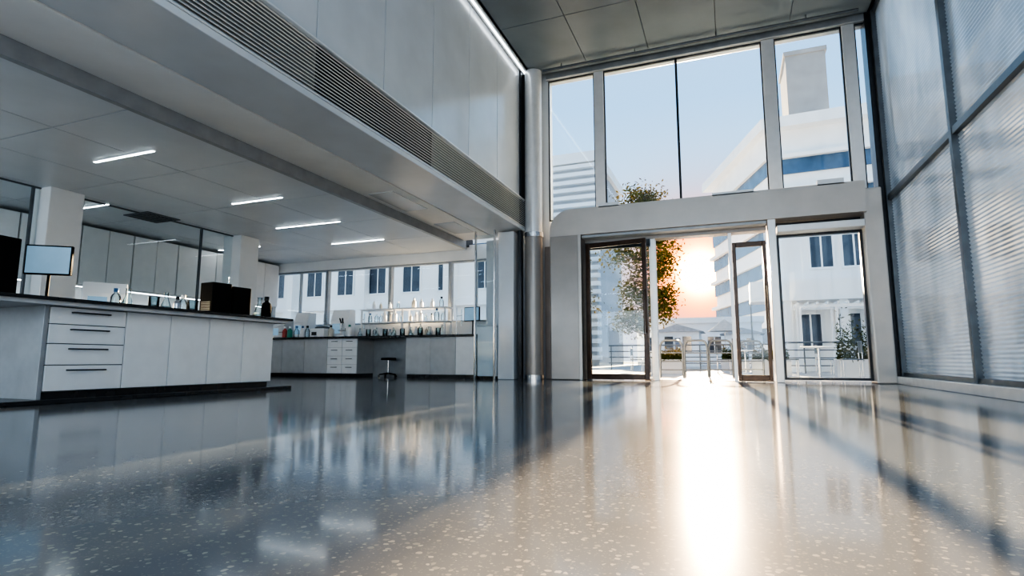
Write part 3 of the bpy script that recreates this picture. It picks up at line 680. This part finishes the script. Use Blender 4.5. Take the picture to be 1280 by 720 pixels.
# ------------------------------------------------------------------ light
sd=Vector((-32.2,729.8,109.1)).normalized()
ld=bpy.data.lights.new('sun','SUN'); ld.energy=68; ld.angle=math.radians(.6); ld.color=(1,.71,.42)
ld.specular_factor=.45
lo=bpy.data.objects.new('sun',ld); C.objects.link(lo); lo.rotation_euler=sd.to_track_quat('Z','Y').to_euler(); lo.location=(0,30,12)
def area(name,loc,rot,sx,sy,e,c):
    l=bpy.data.lights.new(name,'AREA'); l.shape='RECTANGLE'; l.size=sx; l.size_y=sy; l.energy=e; l.color=c
    o=bpy.data.objects.new(name,l); C.objects.link(o); o.location=loc; o.rotation_euler=rot; return o
area('hall_fill',(-.6,2.0,6.35),(0,0,0),5,10,38,(.60,.80,1))  # added bluish overhead fill, no such lamp hangs in the hall
area('rear_fill',(-.6,-4.0,3.2),(math.radians(90),0,0),5.6,5.4,200,(.68,.84,1))  # added fill behind the camera, brightens the posts and portal front
area('lab_rear_fill',(-7.8,-4.0,1.6),(math.radians(90),0,0),5,2.2,170,(.76,.89,1))  # added unseen fill, stands in for bounce light in the laboratory
W=bpy.data.worlds.new('world'); S.world=W; W.use_nodes=True; N=W.node_tree.nodes; L=W.node_tree.links
for n in list(N): N.remove(n)
out=N.new('ShaderNodeOutputWorld'); bg=N.new('ShaderNodeBackground'); L.new(bg.outputs[0],out.inputs[0])
tc=N.new('ShaderNodeTexCoord'); nz=N.new('ShaderNodeVectorMath'); nz.operation='NORMALIZE'; L.new(tc.outputs['Generated'],nz.inputs[0])
sp=N.new('ShaderNodeSeparateXYZ'); L.new(nz.outputs[0],sp.inputs[0])
rp=N.new('ShaderNodeValToRGB'); e=rp.color_ramp.elements
e[0].position=0; e[0].color=(.86,.90,.95,1); e[1].position=1; e[1].color=(.62,.72,.88,1)
x=rp.color_ramp.elements.new(.2); x.color=(.60,.82,1.0,1)
x=rp.color_ramp.elements.new(.42); x.color=(.36,.64,.98,1)
x=rp.color_ramp.elements.new(.7); x.color=(.40,.60,.90,1)
L.new(sp.outputs[2],rp.inputs[0])
dt=N.new('ShaderNodeVectorMath'); dt.operation='DOT_PRODUCT'; L.new(nz.outputs[0],dt.inputs[0]); dt.inputs[1].default_value=sd
mx0=N.new('ShaderNodeMath'); mx0.operation='MAXIMUM'; mx0.inputs[1].default_value=0; L.new(dt.outputs['Value'],mx0.inputs[0])
def pw(p):
    n=N.new('ShaderNodeMath'); n.operation='POWER'; n.inputs[1].default_value=p; L.new(mx0.outputs[0],n.inputs[0]); return n
mixw=N.new('ShaderNodeMixRGB'); L.new(pw(130).outputs[0],mixw.inputs[0]); L.new(rp.outputs[0],mixw.inputs[1]); mixw.inputs[2].default_value=(1.0,.20,.01,1)
cur=mixw.outputs[0]
for p,st,c in ((5000,70,(1,.70,.30)),(1500,11,(1,.46,.07)),(450,2.4,(1,.18,.003))):
    vm=N.new('ShaderNodeVectorMath'); vm.operation='SCALE'; vm.inputs[0].default_value=(c[0]*st,c[1]*st,c[2]*st); L.new(pw(p).outputs[0],vm.inputs['Scale'])
    ad=N.new('ShaderNodeVectorMath'); ad.operation='ADD'; L.new(cur,ad.inputs[0]); L.new(vm.outputs[0],ad.inputs[1]); cur=ad.outputs[0]
L.new(cur,bg.inputs[0]); bg.inputs[1].default_value=1.55
cd=bpy.data.cameras.new('camera'); cd.sensor_width=36; cd.lens=700/1280*36; cd.clip_end=500; cd.clip_start=.02
co=bpy.data.objects.new('camera',cd); C.objects.link(co); co.location=(0,0,.38); co.rotation_euler=(math.radians(97.33),0,math.radians(21.29)); S.camera=co
S.view_settings.view_transform='AgX'
try: S.view_settings.look='AgX - High Contrast'
except Exception: pass
S.view_settings.exposure=.08
